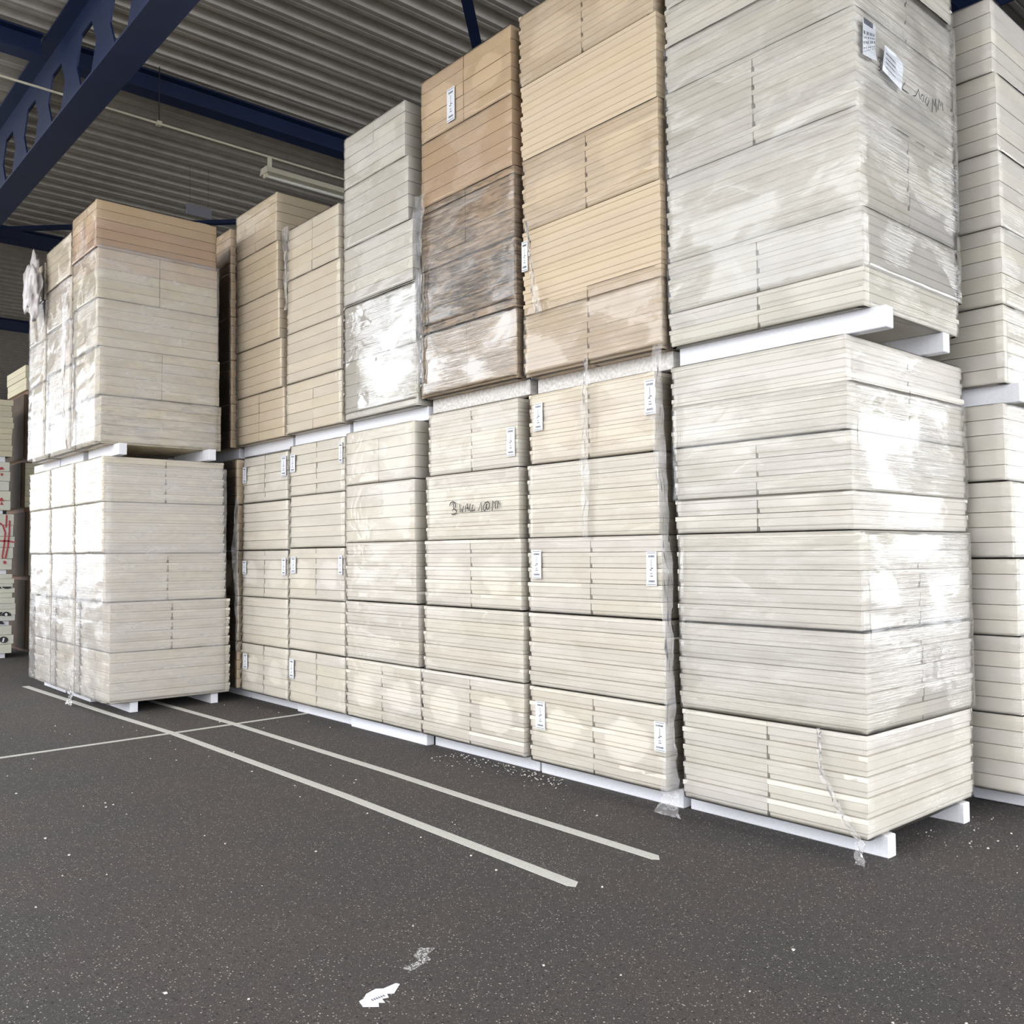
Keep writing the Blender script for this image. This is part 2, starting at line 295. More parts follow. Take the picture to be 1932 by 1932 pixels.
# conduit, lamp, hanger
bm = bmesh.new(); tube(bm, [(.2, 10.4, 6.45), (6.4, 10.42, 6.45)], .013, 8)
tag(obj('conduit', mesh_of('conduit', bm, lamp_mat)), 'thin pale conduit running through the castellated beam to the lamp', 'pipe')
r = empty('fluorescent_lamp', (5.75, 10.42, 6.20)); tag(r, 'cream fluorescent strip lamp, unlit, hanging under the roof behind the grey pallet', 'lamp')
bm = bmesh.new(); prism(bm, [(-.68, -.11, .02), (-.68, .11, .02), (-.68, .07, .10), (-.68, -.07, .10)], (1.36, 0, 0)); obj('reflector', mesh_of('reflector', bm, lamp_mat), r)
bm = bmesh.new(); tube(bm, [(-.64, 0, 0), (.64, 0, 0)], .019, 10); obj('tube', mesh_of('tube', bm, simple('tube_glass', (.75, .74, .68), .3)), r)
for s in (-.6, .6):
    bm = bmesh.new(); box(bm, s-.02, s+.02, -.02, .02, .10, .245); obj('bracket', mesh_of('bracket', bm, lamp_mat), r)
    bm = bmesh.new(); box(bm, s*1.09-.015, s*1.09+.015, -.035, .035, -.03, .03); obj('socket', mesh_of('socket', bm, lamp_mat), r)
r = empty('hanger_rod', (3.78, 10.42, 6.46)); tag(r, 'thin dark rod holding the conduit up to the roof', 'rod')
bm = bmesh.new(); tube(bm, [(0, 0, .02), (0, 0, .66)], .006, 6); obj('rod', mesh_of('rod', bm, ink), r)
bm = bmesh.new(); box(bm, -.03, .03, -.03, .03, -.03, .02, .005); obj('clamp', mesh_of('clamp', bm, lamp_mat), r)
bm = bmesh.new(); box(bm, 5.05, 5.42, 12.8, 12.82, 6.40, 6.55); 
sg = obj('grey_plate', mesh_of('grey_plate', bm, grey_plate)); tag(sg, 'small flat grey plate showing above the top of the front left pallet', 'plate')
bm = bmesh.new(); tube(bm, [(5.1, 12.81, 6.55), (5.1, 12.81, 7.22)], .002, 4); tube(bm, [(5.37, 12.81, 6.55), (5.37, 12.81, 7.22)], .002, 4); obj('hanging_wire', mesh_of('hanging_wire', bm, ink), sg)
# ---- floor markings (thin coats of paint)
def flat(name, pts, mt, z=.003):
    bm = bmesh.new(); prism(bm, [(x, y, .0005) for y, x in pts], (0, 0, z)); return obj(name, mesh_of(name, bm, mt))
tag(flat('painted_line', [(11.87, 2.80), (9.06, 2.915), (7.80, 2.985), (5.1, 3.005), (3.03, 2.965), (2.995, 2.985), (3.03, 3.035), (5.1, 3.07), (7.8, 3.05), (9.06, 2.98), (11.87, 2.87)], line_paint), 'long white painted floor line nearest the camera', 'floor marking', 'parallel painted lines')
tag(flat('painted_line', [(10.6, 3.46), (9.4, 3.505), (7.9, 3.555), (5.4, 3.555), (4.2, 3.53), (3.01, 3.525), (2.98, 3.55), (3.02, 3.592), (4.2, 3.595), (5.4, 3.62), (7.9, 3.62), (9.4, 3.565), (10.6, 3.52)], line_paint), 'white painted floor line closer to the pallet row', 'floor marking', 'parallel painted lines')
tag(flat('painted_line', [(7.745, 1.5), (7.79, 1.5), (7.87, 3.05), (7.96, 4.36), (7.915, 4.36), (7.825, 3.05)], line_paint, .004), 'thin white painted line crossing the two parallel lines', 'floor marking')
tag(flat('paint_overspray', [(3.1, 2.97), (4.3, 3.0), (4.3, 3.17), (3.6, 3.25), (3.05, 3.22)], over_spray, .001), 'faint grey overspray beside the end of the near white line', 'floor marking')
r = flat('paper_scrap', [(2.69, 1.68), (2.655, 1.72), (2.68, 1.735), (2.665, 1.75), (2.695, 1.757), (2.688, 1.78), (2.715, 1.79), (2.70, 1.81), (2.742, 1.862), (2.757, 1.855), (2.752, 1.80), (2.768, 1.78), (2.758, 1.735), (2.735, 1.71), (2.73, 1.69)], paper_m, .002)
tag(r, 'torn white sticker scrap lying on the asphalt in the foreground', 'paper')
bm = bmesh.new()
for i in range(6): box(bm, 1.725+i*.009, 1.729+i*.009, 2.70, 2.712, .0026, .0034)
obj('print', mesh_of('print', bm, print_ink), r)
tag(flat('paint_smear', [(2.80, 1.95), (2.84, 1.94), (2.85, 2.02), (2.90, 2.03), (2.94, 2.09), (2.90, 2.13), (2.87, 2.07), (2.83, 2.06)], worn('smear', (.55, .54, .53), .46, .60, 90), .001), 'scattered white smear on the asphalt behind the torn sticker', 'stain')
bm = bmesh.new(); rnd = random.Random(3)
def crumb(bm, x, y, s):
    vs = box(bm, x-s, x+s, y-s*.8, y+s*.8, 0, s*1.1)
    for v in vs: v.co += Vector((rnd.uniform(-s, s)*.5, rnd.uniform(-s, s)*.5, 0))
for i in range(330):
    if i < 150: y_, x_ = rnd.uniform(4.3, 5.6), 4.33 - abs(rnd.gauss(0, .12))
    elif i < 190: y_, x_ = rnd.uniform(1.6, 2.4), rnd.uniform(4.6, 5.5)
    else: y_, x_ = rnd.uniform(.8, 9), rnd.uniform(.6, 4.2)
    crumb(bm, x_, y_, rnd.uniform(.0015, .005))
cr_ = obj('foam_crumbs', mesh_of('foam_crumbs', bm, simple('crumb', (.62, .60, .55), .9))); tag(cr_, 'pale foam crumbs scattered on the asphalt', 'crumbs', kind='stuff')
# ================================================================ pallets of foam boards
LX, LY, H = 1.2, .58, .1           # unit board: long along x, narrow along y
def loop_board(name, loops, x=LX, y=LY):
    bm = bmesh.new(); rings = []
    for z, i in loops:
        a, b = x/2-i, y/2-i
        rings.append([bm.verts.new(q) for q in ((-a, -b, z), (a, -b, z), (a, b, z), (-a, b, z))])
    for r0, r1 in zip(rings, rings[1:]):
        for k in range(4): bm.faces.new((r0[k], r0[(k+1) % 4], r1[(k+1) % 4], r1[k]))
    bm.faces.new(rings[0][::-1]); bm.faces.new(rings[-1])
    return mesh_of(name, bm, foam)
SHIP = [(0, .022), (.0016, .020), (.0026, .008), (.024, .007), (.032, .001), (.070, .0015), (.0735, -.003), (.0975, -.003), (.099, .016)]
PLAIN = [(0, .018), (.0014, .016), (.0024, .001), (.0975, .0), (.099, .014)]
LAP = [(0, .018), (.0016, .016), (.0026, .001), (.045, .001), (.050, .007), (.0975, .007), (.099, .018)]
board_mesh = {'ship': loop_board('board_ship', SHIP), 'plain': loop_board('board_plain', PLAIN), 'lap': loop_board('board_lap', LAP)}
def film_mesh(name, x, y, h, holes_on, seed, mt, nb=5, out=.0055, amp=.0035, pinch=.006):
    rn = random.Random(seed); bm = bmesh.new(); uvl = bm.loops.layers.uv.new('UVMap')
    nseg = 22; rows = nb*4; c = .010
    from mathutils import noise as mn
    per = []   # (x, y, nx, ny, face, s, corner)
    X, Y = x/2+out, y/2+out
    sides = [((-X, -Y+c), (-X, Y-c), (-1, 0)), ((-X+c, Y), (X-c, Y), (0, 1)), ((X, Y-c), (X, -Y+c), (1, 0)), ((X-c, -Y), (-X+c, -Y), (0, -1))]
    for fi, (a, b, nn) in enumerate(sides):
        for k in range(nseg+1):
            t = k/nseg; per.append((a[0]+(b[0]-a[0])*t, a[1]+(b[1]-a[1])*t, nn[0], nn[1], fi, t, k in (0, nseg)))
    n = len(per); grid = []
    for r_ in range(-1, rows+2):
        z = max(0, min(rows, r_))/rows*h; row = []
        jn = abs(math.sin(math.pi*nb*z/h)) if 0 <= r_ <= rows else 1
        for (px, py, nx, ny, fi, t, co) in per:
            d = mn.noise(Vector((px*2.2+seed*7, py*2.2, z*9)))*amp + mn.noise(Vector((px*9, py*9+seed*3, z*30)))*amp*.5
            if co: d -= pinch*(1-jn)
            else: d -= pinch*.35*(1-jn)*max(0, 1-min(t, 1-t)*10)
            if r_ in (-1, rows+1): d = -.06; zz = z + (-.001 if r_ < 0 else .001)
            else: zz = z
            row.append(bm.verts.new((px+nx*d, py+ny*d, zz)))
        grid.append(row)
    for r_ in range(len(grid)-1):
        for k in range(n):
            k2 = (k+1) % n
            f = bm.faces.new((grid[r_+1][k], grid[r_+1][k2], grid[r_][k2], grid[r_][k])); f.smooth = True
            A_, B_ = per[k], per[k2]
            base = 0. if (holes_on == 'x' and A_[4] in (0, 2)) or (holes_on == 'y' and A_[4] in (1, 3)) else 10.
            s0, s1 = (A_[5], B_[5]) if A_[4] == B_[4] else (20, 20)
            v0 = (max(0, min(rows, r_-1)))/rows; v1 = (max(0, min(rows, r_)))/rows
            if not 1 <= r_ <= rows: base = 10.
            for lp, (s, v) in zip(f.loops, ((s0, v1), (s1, v1), (s1, v0), (s0, v0))): lp[uvl].uv = (base+s, v)
    return mesh_of(name, bm, mt, recalc=False)
film_meshes = {(a, i): film_mesh('shrink_film', 1.2, 1.16, .5, a, i+1, film_clear) for a in 'xyn' for i in range(3)}
bm = bmesh.new(); box(bm, 0, .075, 0, 1.2, 0, .11, .004); block_mesh = mesh_of('foam_block', bm, eps)
bm = bmesh.new(); box(bm, 0, .075, 0, 1.2, 0, .11, .004); grit_mesh = mesh_of('foam_block_grit', bm, eps_grit)
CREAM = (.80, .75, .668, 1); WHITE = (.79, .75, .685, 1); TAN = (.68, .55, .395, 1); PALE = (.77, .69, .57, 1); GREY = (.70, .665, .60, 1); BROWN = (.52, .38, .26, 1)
def tint(c, rnd, k=.025):
    q = 1+rnd.uniform(-k, k); return (c[0]*q, c[1]*q, c[2]*(1+rnd.uniform(-k, k)*.6), c[3])
def pallet(label, rows, zs, splits, kind='ship', cols=CREAM, depth=1.2, group=None, film=True, blocks=True, blk=None, seed=0, nb=5, grit=False, bx=.12, films=None, jit=.004, holes=True, back=(0, 0)):
    """rows: per bundle (x_front, y_right, y_left); zs: seam heights; splits: per bundle 'f' (joint on the front face) or 's' (joint on the side face)"""
    rnd = random.Random(seed*13+5); x0, y0, y1 = rows[0]
    dl = depth if isinstance(depth, list) else [depth]*len(rows); depth = dl[0]
    root = empty('board_pallet', (x0, y0, zs[0]-(.11 if blocks else 0))); tag(root, label, 'pallet', group)
    rx, ry, rz_ = root.location
    if blocks:
        y_a, y_b = blk or (y0-.02, y1+.02); hb = .11
        for xx, dy_ in ((x0+bx, 0), (x0+depth-.19+back[0], back[1])):
            o_ = obj('spacer_block', grit_mesh if grit else block_mesh, root, (xx-rx, y_a+dy_-ry, 0)); o_.scale = (1, (y_b-y_a-dy_)/1.2, 1)
    for bi, (sp, (xf, ya, yb)) in enumerate(zip(splits, rows)):
        depth = dl[bi]; z0, z1 = zs[bi], zs[bi+1]; W = yb-ya; h = z1-z0-rnd.choice((.002, .004, .008)); th = h/nb
        jx, jy = rnd.uniform(-.008, .008), rnd.uniform(-.006, .006)
        cc = cols[bi] if isinstance(cols, list) else cols; kk = kind[bi] if isinstance(kind, list) else kind
        for k in range(nb):
            for half in (0, 1):
                o_ = bpy.data.objects.new('board', board_mesh[kk]); link(o_, root)
                ox, oy = rnd.uniform(-jit, jit), rnd.uniform(-jit, jit)
                if sp == 'f':
                    o_.location = (xf+depth/2-rx+ox*.7, ya+W*(.25+.5*half)-ry+oy*.4, z0+k*th-rz_+.0004)
                    o_.scale = (depth/LX, (W*.5-.004)/LY, th/H)
                else:
                    o_.location = (xf+depth*(.25+.5*half)-rx+ox*.4, ya+W/2-ry+oy*.7, z0+k*th-rz_+.0004)
                    o_.rotation_euler.z = math.pi/2; o_.scale = (W/LX, (depth*.5-.004)/LY, th/H)
                ctop = cc[k] if isinstance(cc, list) else cc
                o_.color = tint(ctop, rnd)
        if film if films is None else films[bi]:
            fm = obj('shrink_film', film_meshes[('n' if not holes or rnd.random() < .42 else 'x' if sp == 'f' else 'y', rnd.randrange(3))], root, (xf+depth/2-rx, ya+W/2-ry, z0-rz_))
            fm.scale = (depth/1.2, W/1.16, h/.5)
    return root
def lerp(a, b, t): return a+(b-a)*t
def five(yr, yl, x=4.24, xt=None):
    """five bundles; yr, yl: lists of right/left edge heights or (bottom, top)"""
    n = 5
    f = lambda q, i: q[i] if len(q) == n else lerp(q[0], q[1], i/(n-1))
    return [(lerp(x, xt or x, i/4), f(yr, i), f(yl, i)) for i in range(n)]
Z5 = [.11, .612, 1.11, 1.61, 2.112, 2.593]
U5 = [2.71, 3.22, 3.73, 4.24, 4.77, 5.285]
G1, G2 = 'lower tier of the long pallet row', 'upper tier of the long pallet row'
P = {}
P['c1lo'] = pallet('white floor pallet at the right end of the row, streaky film', five([2.258, 2.255, 2.272, 2.300, 2.322], [3.372, 3.386, 3.392, 3.40, 3.418], 4.24), Z5, 'fssfs', 'ship', WHITE, depth=[1.19, 1.21, 1.26, 1.31, 1.35], group=G1, seed=1, blk=(2.235, 3.44), bx=.145, jit=.006)
P['c1up'] = pallet('tall off-white pallet at the top right with handwriting and labels on its side', five([2.212, 2.228, 2.230, 2.233, 2.238], [3.425]*5, 4.235), [2.705, 3.205, 3.714, 4.228, 4.74, 5.25], 'fsfss', 'ship', GREY, depth=[1.06, 1.08, 1.11, 1.14, 1.17], group=G2, seed=2, blk=(2.135, 3.40), bx=.06, back=(-.02, .07))
P['c2lo'] = pallet('cream floor pallet with paper labels at both edges, beside the corner pallet', five([3.500, 3.492, 3.508, 3.528, 3.548], [4.672, 4.676, 4.68, 4.68, 4.657], 4.24), Z5, 'fsffs'.replace('fsffs', 'fsfsf'), 'ship', [CREAM]*4+[(.80, .72, .60, 1)], group=G1, seed=3, blk=(3.47, 4.69), bx=.115)
P['c2up'] = pallet('clean tan pallet on the upper tier, grey film band round its foot', five([3.468, 3.468, 3.475, 3.482, 3.50], [4.684, 4.69, 4.69, 4.70, 4.715], 4.22), U5, 'fsfsf', 'ship', TAN, group=G2, seed=4, blk=(3.47, 4.66), bx=.10, grit=True, films=[1, 0, 1, 0, 1])
P['c3lo'] = pallet('cream pallet on the floor with handwriting in black marker on its front', five([4.737, 4.742, 4.755, 4.775, 4.778], [5.935, 5.90, 5.88, 5.864, 5.832], 4.24), Z5, 'fsfsf', 'ship', CREAM, group=G1, seed=5, blk=(4.72, 5.93), bx=.125)
dirty = (.50, .36, .23, .0); sooty = (.55, .41, .27, .2); tanb = (.62, .45, .29, .92)
P['c3up'] = pallet('brown dirt-streaked pallet on the upper tier in heavy shiny film', five([4.775, 4.787, 4.80, 4.825, 4.828], [5.925]*5, 4.24), [2.73, 3.23, 3.745, 4.259, 4.785, 5.30], 'sfsfs'.replace('sfsfs', 'fsfsf'), 'plain', [(.60, .46, .31, .55), dirty, (.56, .41, .27, .25), tanb, (.66, .50, .33, 1)], group=G2, seed=6, blk=(4.75, 5.90), bx=.09, grit=True)
P['c4lo'] = pallet('plain cream pallet on the floor left of the pallet with handwriting', five([5.952, 5.98, 6.01, 6.028, 6.02], [7.06, 7.065, 7.07, 7.072, 7.074], 4.24), Z5[:5]+[2.578], 'fsssf', ['ship', 'ship', 'ship', 'plain', 'plain'], CREAM, group=G1, seed=7, blk=(5.955, 7.08), bx=.06)
P['c4up'] = pallet('greyish white upper pallet with a bright reflection low on its film', five([5.975, 6.015, 6.05, 6.11, 6.15], [7.09, 7.11, 7.118, 7.12, 7.12], 4.24), [2.69, 3.206, 3.72, 4.23, 4.775, 5.25], 'fsssf', 'plain', GREY, group=G2, seed=8, blk=(5.96, 7.10), bx=.09)
P['c5lo'] = pallet('cream pallet on the floor with a sheen patch on the film near its foot', five([7.088, 7.10, 7.10, 7.10, 7.10], [8.112, 8.13, 8.13, 8.11, 8.115], 4.24), [.11, .61, 1.09, 1.575, 2.07, 2.56], 'fsfsf', 'lap', CREAM[:3]+(1,), group=G1, seed=9, blk=(7.10, 8.13), bx=.10)
P['c5up'] = pallet('low pale upper pallet four bundles high, loose film at its top corners', [(4.24, a, b) for a, b in ((7.145, 8.19), (7.165, 8.19), (7.185, 8.185), (7.21, 8.18))], [2.68, 3.17, 3.66, 4.19, 4.70], 'fssf', 'plain', PALE, group=G2, seed=10, blk=(7.16, 8.18), bx=.09)
P['c6lo'] = pallet('cream pallet on the floor half shaded by the front left stack', five([8.15, 8.165], [9.175, 9.15], 4.24), [.11, .60, 1.08, 1.56, 2.05, 2.53], 'fsfsf', 'lap', CREAM, group=G1, seed=11, blk=(8.2, 9.22), bx=.14)
P['c6up'] = pallet('tan pallet standing taller than its right neighbour, its side face showing', five([8.235, 8.30, 8.35, 8.39, 8.41], [9.34, 9.35, 9.36, 9.365, 9.37], 4.24), [2.67, 3.17, 3.67, 4.17, 4.67, 5.17], 'fsssf', 'plain', (.72, .61, .46, 1), group=G2, seed=12, blk=(8.25, 9.34), bx=.10)
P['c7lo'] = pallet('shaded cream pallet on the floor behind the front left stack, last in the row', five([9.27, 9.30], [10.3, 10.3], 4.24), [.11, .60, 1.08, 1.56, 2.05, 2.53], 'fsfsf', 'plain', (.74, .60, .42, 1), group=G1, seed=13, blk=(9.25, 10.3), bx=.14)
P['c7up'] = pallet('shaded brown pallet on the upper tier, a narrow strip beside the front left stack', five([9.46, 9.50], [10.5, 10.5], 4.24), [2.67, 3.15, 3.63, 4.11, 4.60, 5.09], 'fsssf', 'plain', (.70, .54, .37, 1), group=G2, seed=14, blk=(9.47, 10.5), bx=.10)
# right-hand pair standing behind the corner pallet
RZ = [.115, .561, 1.01, 1.461, 1.91, 2.364]
P['rlo'] = pallet('lower white pallet at the right picture edge, behind the corner pallet', five([2.07, 2.074, 2.08, 2.096, 2.125], [3.25, 3.25, 3.25, 3.25, 3.25], 5.65), RZ, 'sssss', 'plain', WHITE, group='pallet pair at the right edge', seed=20, blk=(2.0, 3.25), bx=.19, holes=False)
P['rup'] = pallet('upper white pallet at the right picture edge, its top just inside the frame', five([2.108, 2.107, 2.106, 2.11, 2.125], [3.29, 3.29, 3.29, 3.29, 3.29], 5.65), [2.475, 2.94, 3.40, 3.855, 4.33, 4.79], 'sssss', 'plain', WHITE, group='pallet pair at the right edge', seed=21, blk=(2.05, 3.29), bx=.06, holes=False)
# front left block: three columns, two tiers
LZ = [.10, .585, 1.07, 1.534, 2.03, 2.473]; LU = [2.583, 3.054, 3.52, 3.984, 4.47, 4.945]
lx = [2.912, 2.906, 2.858, 2.840, 2.830]; ux = [2.802, 2.782, 2.761, 2.750, 2.735]
gl_, gu = 'front left block, lower tier', 'front left block, upper tier'
P['l1lo'] = pallet('nearest lower pallet of the front left block, dark slots at its joint', [(a, 9.15, 10.05) for a in lx], LZ, 'fssfs', 'ship', (.80, .735, .635, 1), 1.195, group=gl_, seed=30, blk=(9.17, 10.08), bx=.2)
tb = (.66, .50, .32, 1)
P['l1up'] = pallet('tan-topped pallet of the front left block, nearest on its upper tier', [(a, 9.15, 9.93) for a in ux], LU, 'fsfsf', 'plain', [(.76, .67, .51, .55), (.75, .665, .51, .8), (.72, .64, .50, 1), [(.73, .65, .49, 1)]*3+[(.70, .56, .40, 1)]*2, [(.60, .43, .30, 1)]*3+[tb, tb]], 1.19, group=gu, seed=31, blk=(9.0, 9.93), bx=.12)
P['l2lo'] = pallet('middle lower pallet of the front left block', [(a, 10.10, 10.92) for a in lx], LZ, 'fsfsf', 'ship', (.80, .735, .635, 1), 1.19, group=gl_, seed=32, blk=(10.12, 10.93), bx=.12)
P['l2up'] = pallet('middle upper pallet of the front left block in draped film', [(a, 9.975, 10.88) for a in ux], [2.583, 3.03, 3.48, 3.94, 4.39, 4.84], 'sssss', 'plain', (.72, .63, .50, 1), 1.19, group=gu, seed=33, blk=(10.1, 10.9), bx=.12, holes=False)
P['l3lo'] = pallet('leftmost lower pallet of the front left block', [(a, 10.97, 11.80) for a in lx], LZ, 'fsfsf', 'ship', (.80, .735, .635, 1), 1.19, group=gl_, seed=34, blk=(11.0, 11.85), bx=.12)
P['l3up'] = pallet('leftmost upper pallet of the front left block, under a crumpled bag', [(a, 10.95, 11.60) for a in ux], [2.583, 3.02, 3.45, 3.9, 4.34, 4.76], 'sssss', 'plain', (.72, .63, .50, 1), 1.19, group=gu, seed=35, blk=(10.95, 12.0), bx=.12, holes=False)
# ---- paper labels with bar code print
def product_label(par, x, ya, yb, za, zb, axis='x', tilt=0.):
    """front-face label spanning y yb..ya, z za..zb"""
    rx, ry, rz_ = par.location; wd, ht = abs(ya-yb), abs(zb-za); cy, cz = (ya+yb)/2, (za+zb)/2
    bm = bmesh.new(); box(bm, -.0012, .0012, -wd/2, wd/2, -ht/2, ht/2)
    l = obj('product_label', mesh_of('product_label', bm, white_paint), par, (x-rx, cy-ry, cz-rz_)); l.rotation_euler.x = tilt
    tag(l, 'white paper label with small black print')
    bm = bmesh.new(); rn = random.Random(int(x*100+ya*999+za*77)); X_ = -.0018
    def bar(a, b, c_, d): box(bm, X_-.0004, X_+.0004, a*wd/2, b*wd/2, c_*ht/2, d*ht/2)
    yy = -.6
    while yy < .6:
        q = rn.uniform(.03, .09); bar(yy, yy+q, .66, .78); bar(yy, yy+q, -.78, -.66); yy += q+rn.uniform(.04, .08)
    bar(-.8, .8, .90, .93); bar(-.85, .85, -.93, -.90); bar(-.03, .03, .1, .55); bar(-.35, .1, .0, .06); bar(-.05, .3, -.1, -.04); bar(-.2, .2, -.3, -.26); bar(-.3, .25, -.45, -.40)
    obj('label_print', mesh_of('label_print', bm, print_ink), l)
XF = 4.24-.013
for k, ya, yb, za, zb in (('c2lo', 4.60, 4.515, 2.335, 2.525), ('c2lo', 3.615, 3.53, 2.33, 2.54), ('c2lo', 4.63, 4.54, 1.335, 1.525), ('c2lo', 3.618, 3.54, 1.305, 1.51), ('c2lo', 4.605, 4.515, .33, .515), ('c2lo', 3.575, 3.49, .34, .515),
        ('c3lo', 4.885, 4.80, 2.185, 2.39), ('c3up', 5.565, 5.47, 4.83, 5.09), ('c5lo', 7.175, 7.115, 2.32, 2.505), ('c5lo', 7.18, 7.115, 1.325, 1.50), ('c5lo', 8.085, 7.99, 2.30, 2.475), ('c5lo', 8.06, 7.97, 1.33, 1.49), ('c5lo', 8.085, 8.0, .335, .515),
        ('c6lo', 8.27, 8.17, 2.275, 2.48), ('c6lo', 8.25, 8.17, 1.31, 1.48), ('c6lo', 9.13, 9.05, 2.26, 2.43), ('c6lo', 9.12, 9.04, 1.31, 1.45), ('c6lo', 9.09, 9.0, .335, .49)):
    product_label(P[k], XF, ya, yb, za, zb)
product_label(P['c2up'], 4.207, 4.69, 4.63, 3.45, 3.66)
# ---- handwriting: flat marker strokes
def strokes(name, par, letters, plane, axis, wd, mt, lab=None, th=.0012):
  for lines in letters:
      bm = bmesh.new(); rx, ry, rz_ = par.location
      mk = (lambda a, z: Vector((plane-rx, a-ry, z-rz_))) if axis == 'x' else (lambda a, z: Vector((a-rx, plane-ry, z-rz_)))
      nrm = Vector((-1, 0, 0)) if axis == 'x' else Vector((0, -1, 0))
      for s in lines:
          pts = [mk(*q) for q in s]; L = []; Rr = []
          for i, p_ in enumerate(pts):
              d = (pts[min(i+1, len(pts)-1)]-pts[max(i-1, 0)]).normalized(); sd = d.cross(nrm)*wd/2
              L.append(p_+sd); Rr.append(p_-sd)
          for i in range(len(pts)-1): prism(bm, [L[i], L[i+1], Rr[i+1], Rr[i]], nrm*th)
      o_ = obj(name, mesh_of(name, bm, mt), par)
      if lab: o_['label'] = lab
def patches(name, par, polys, plane, mt, lab=None, th=.0012):
    bm = bmesh.new(); rx, ry, rz_ = par.location
    for s in polys: prism(bm, [(a-rx, plane-ry, z-rz_) for a, z in s], (0, -th, 0))
    o_ = obj(name, mesh_of(name, bm, mt), par)
    if lab: o_['label'] = lab
    return o_
F_ = INK_FRONT
strokes('handwritten_letter', P['c3lo'], [F_[0:3], F_[3:4], F_[4:6], F_[6:7], F_[7:8], F_[8:9], F_[9:10], F_[10:11], F_[11:12], F_[12:13]], 4.226, 'x', .0075, ink)
F_ = INK_SIDE
strokes('handwritten_letter', P['c1up'], [[q] for q in F_], 2.204, 'y', .0065, ink)
pa = patches('shipping_label', P['c1up'], [SHEET_A], 2.2065, white_paint, 'large white label with a grey box and code print')
sb = patches('paper_sheet', P['c1up'], [SHEET_B], 2.2035, white_paint, 'loose white paper sheet with rows of print')
bm = bmesh.new(); rx, ry, rz_ = P['c1up'].location; rn = random.Random(2)
prism(bm, [(a-rx, 2.2055-ry, z-rz_) for a, z in SHEET_GREY], (0, -.0008, 0))
def on_sheet(q, s, t):
    a = Vector(q[0]).lerp(Vector(q[1]), s); b_ = Vector(q[3]).lerp(Vector(q[2]), s); return a.lerp(b_, t)
QA = [SHEET_A[0], SHEET_A[1], SHEET_A[2], SHEET_A[4]]
for t_, hh in ((.36, .10), (.52, .05), (.64, .09), (.82, .05), (.92, .03)):
    s_ = .06
    while s_ < .9:
        e_ = s_+rn.uniform(.03, .10); q4 = [on_sheet(QA, s_, t_), on_sheet(QA, e_, t_), on_sheet(QA, e_, t_+hh), on_sheet(QA, s_, t_+hh)]
        prism(bm, [(a-rx, 2.2055-ry, z-rz_) for a, z in q4], (0, -.0008, 0)); s_ = e_+rn.uniform(.03, .12)
me = mesh_of('label_print', bm, print_ink); lp = obj('label_print', me, pa)
bm = bmesh.new(); QB = [SHEET_B[0], SHEET_B[2], SHEET_B[3], SHEET_B[4]]
for t_ in (.22, .40, .56, .74):
    s_ = .08 + t_*.08
    while s_ < .62:
        e_ = s_+rn.uniform(.03, .07); q4 = [on_sheet(QB, s_, t_), on_sheet(QB, e_, t_), on_sheet(QB, e_, t_+.05), on_sheet(QB, s_, t_+.05)]
        prism(bm, [(a-rx, 2.2027-ry, z-rz_) for a, z in q4], (0, -.0008, 0)); s_ = e_+rn.uniform(.012, .03)
obj('sheet_print', mesh_of('sheet_print', bm, print_ink), sb)
# ---- dark grey band of film round the foot of the tan pallet, heavy wraps on some pallets
def wrap(par, x0, x1, y0, y1, z0, z1, seed, mt=film_heavy, tilt=0., lab=None, amp=.006):
    me = film_mesh('stretch_film', x1-x0, y1-y0, z1-z0, 'n', seed, mt, nb=max(1, round((z1-z0)/.1)), out=.012, amp=amp, pinch=.004)
    rx, ry, rz_ = par.location; o_ = obj('stretch_film', me, par, ((x0+x1)/2-rx, (y0+y1)/2-ry, z0-rz_)); o_.rotation_euler.x = tilt
    if lab: o_['label'] = lab
    return o_
wrap(P['c2up'], 4.22, 5.42, 3.476, 4.68, 2.73, 3.14, 41, lab='grey film band round the foot')
wrap(P['c1lo'], 4.24, 5.455, 2.258, 3.375, .62, 1.60, 42, lab='heavier stretch wrap with long creases')
wrap(P['c1lo'], 4.24, 5.55, 2.30, 3.41, 1.8, 2.35, 43)
wrap(P['c1up'], 4.235, 5.33, 2.214, 3.425, 2.9, 4.5, 44)
wrap(P['c3up'], 4.24, 5.44, 4.81, 5.92, 3.3, 4.2, 45)
wrap(P['c3up'], 4.235, 5.44, 4.785, 5.922, 2.75, 3.24, 55, film_gloss)
wrap(P['c4up'], 4.24, 5.44, 6.0, 7.10, 2.75, 3.7, 46, film_gloss, amp=.003)
for k, a, b_, s in (('l1up', 9.15, 9.93, 47), ('l2up', 9.985, 10.88, 48), ('l3up', 10.95, 11.6, 49)): wrap(P[k], 2.76, 3.95, a, b_, 2.6, 4.5, s, film_milky)
for k, a, b_, s in (('l1lo', 9.15, 10.05, 50), ('l2lo', 10.10, 10.92, 51), ('l3lo', 10.97, 11.8, 52)): wrap(P[k], 2.86, 4.05, a, b_, .12, 2.4, s, film_milky)
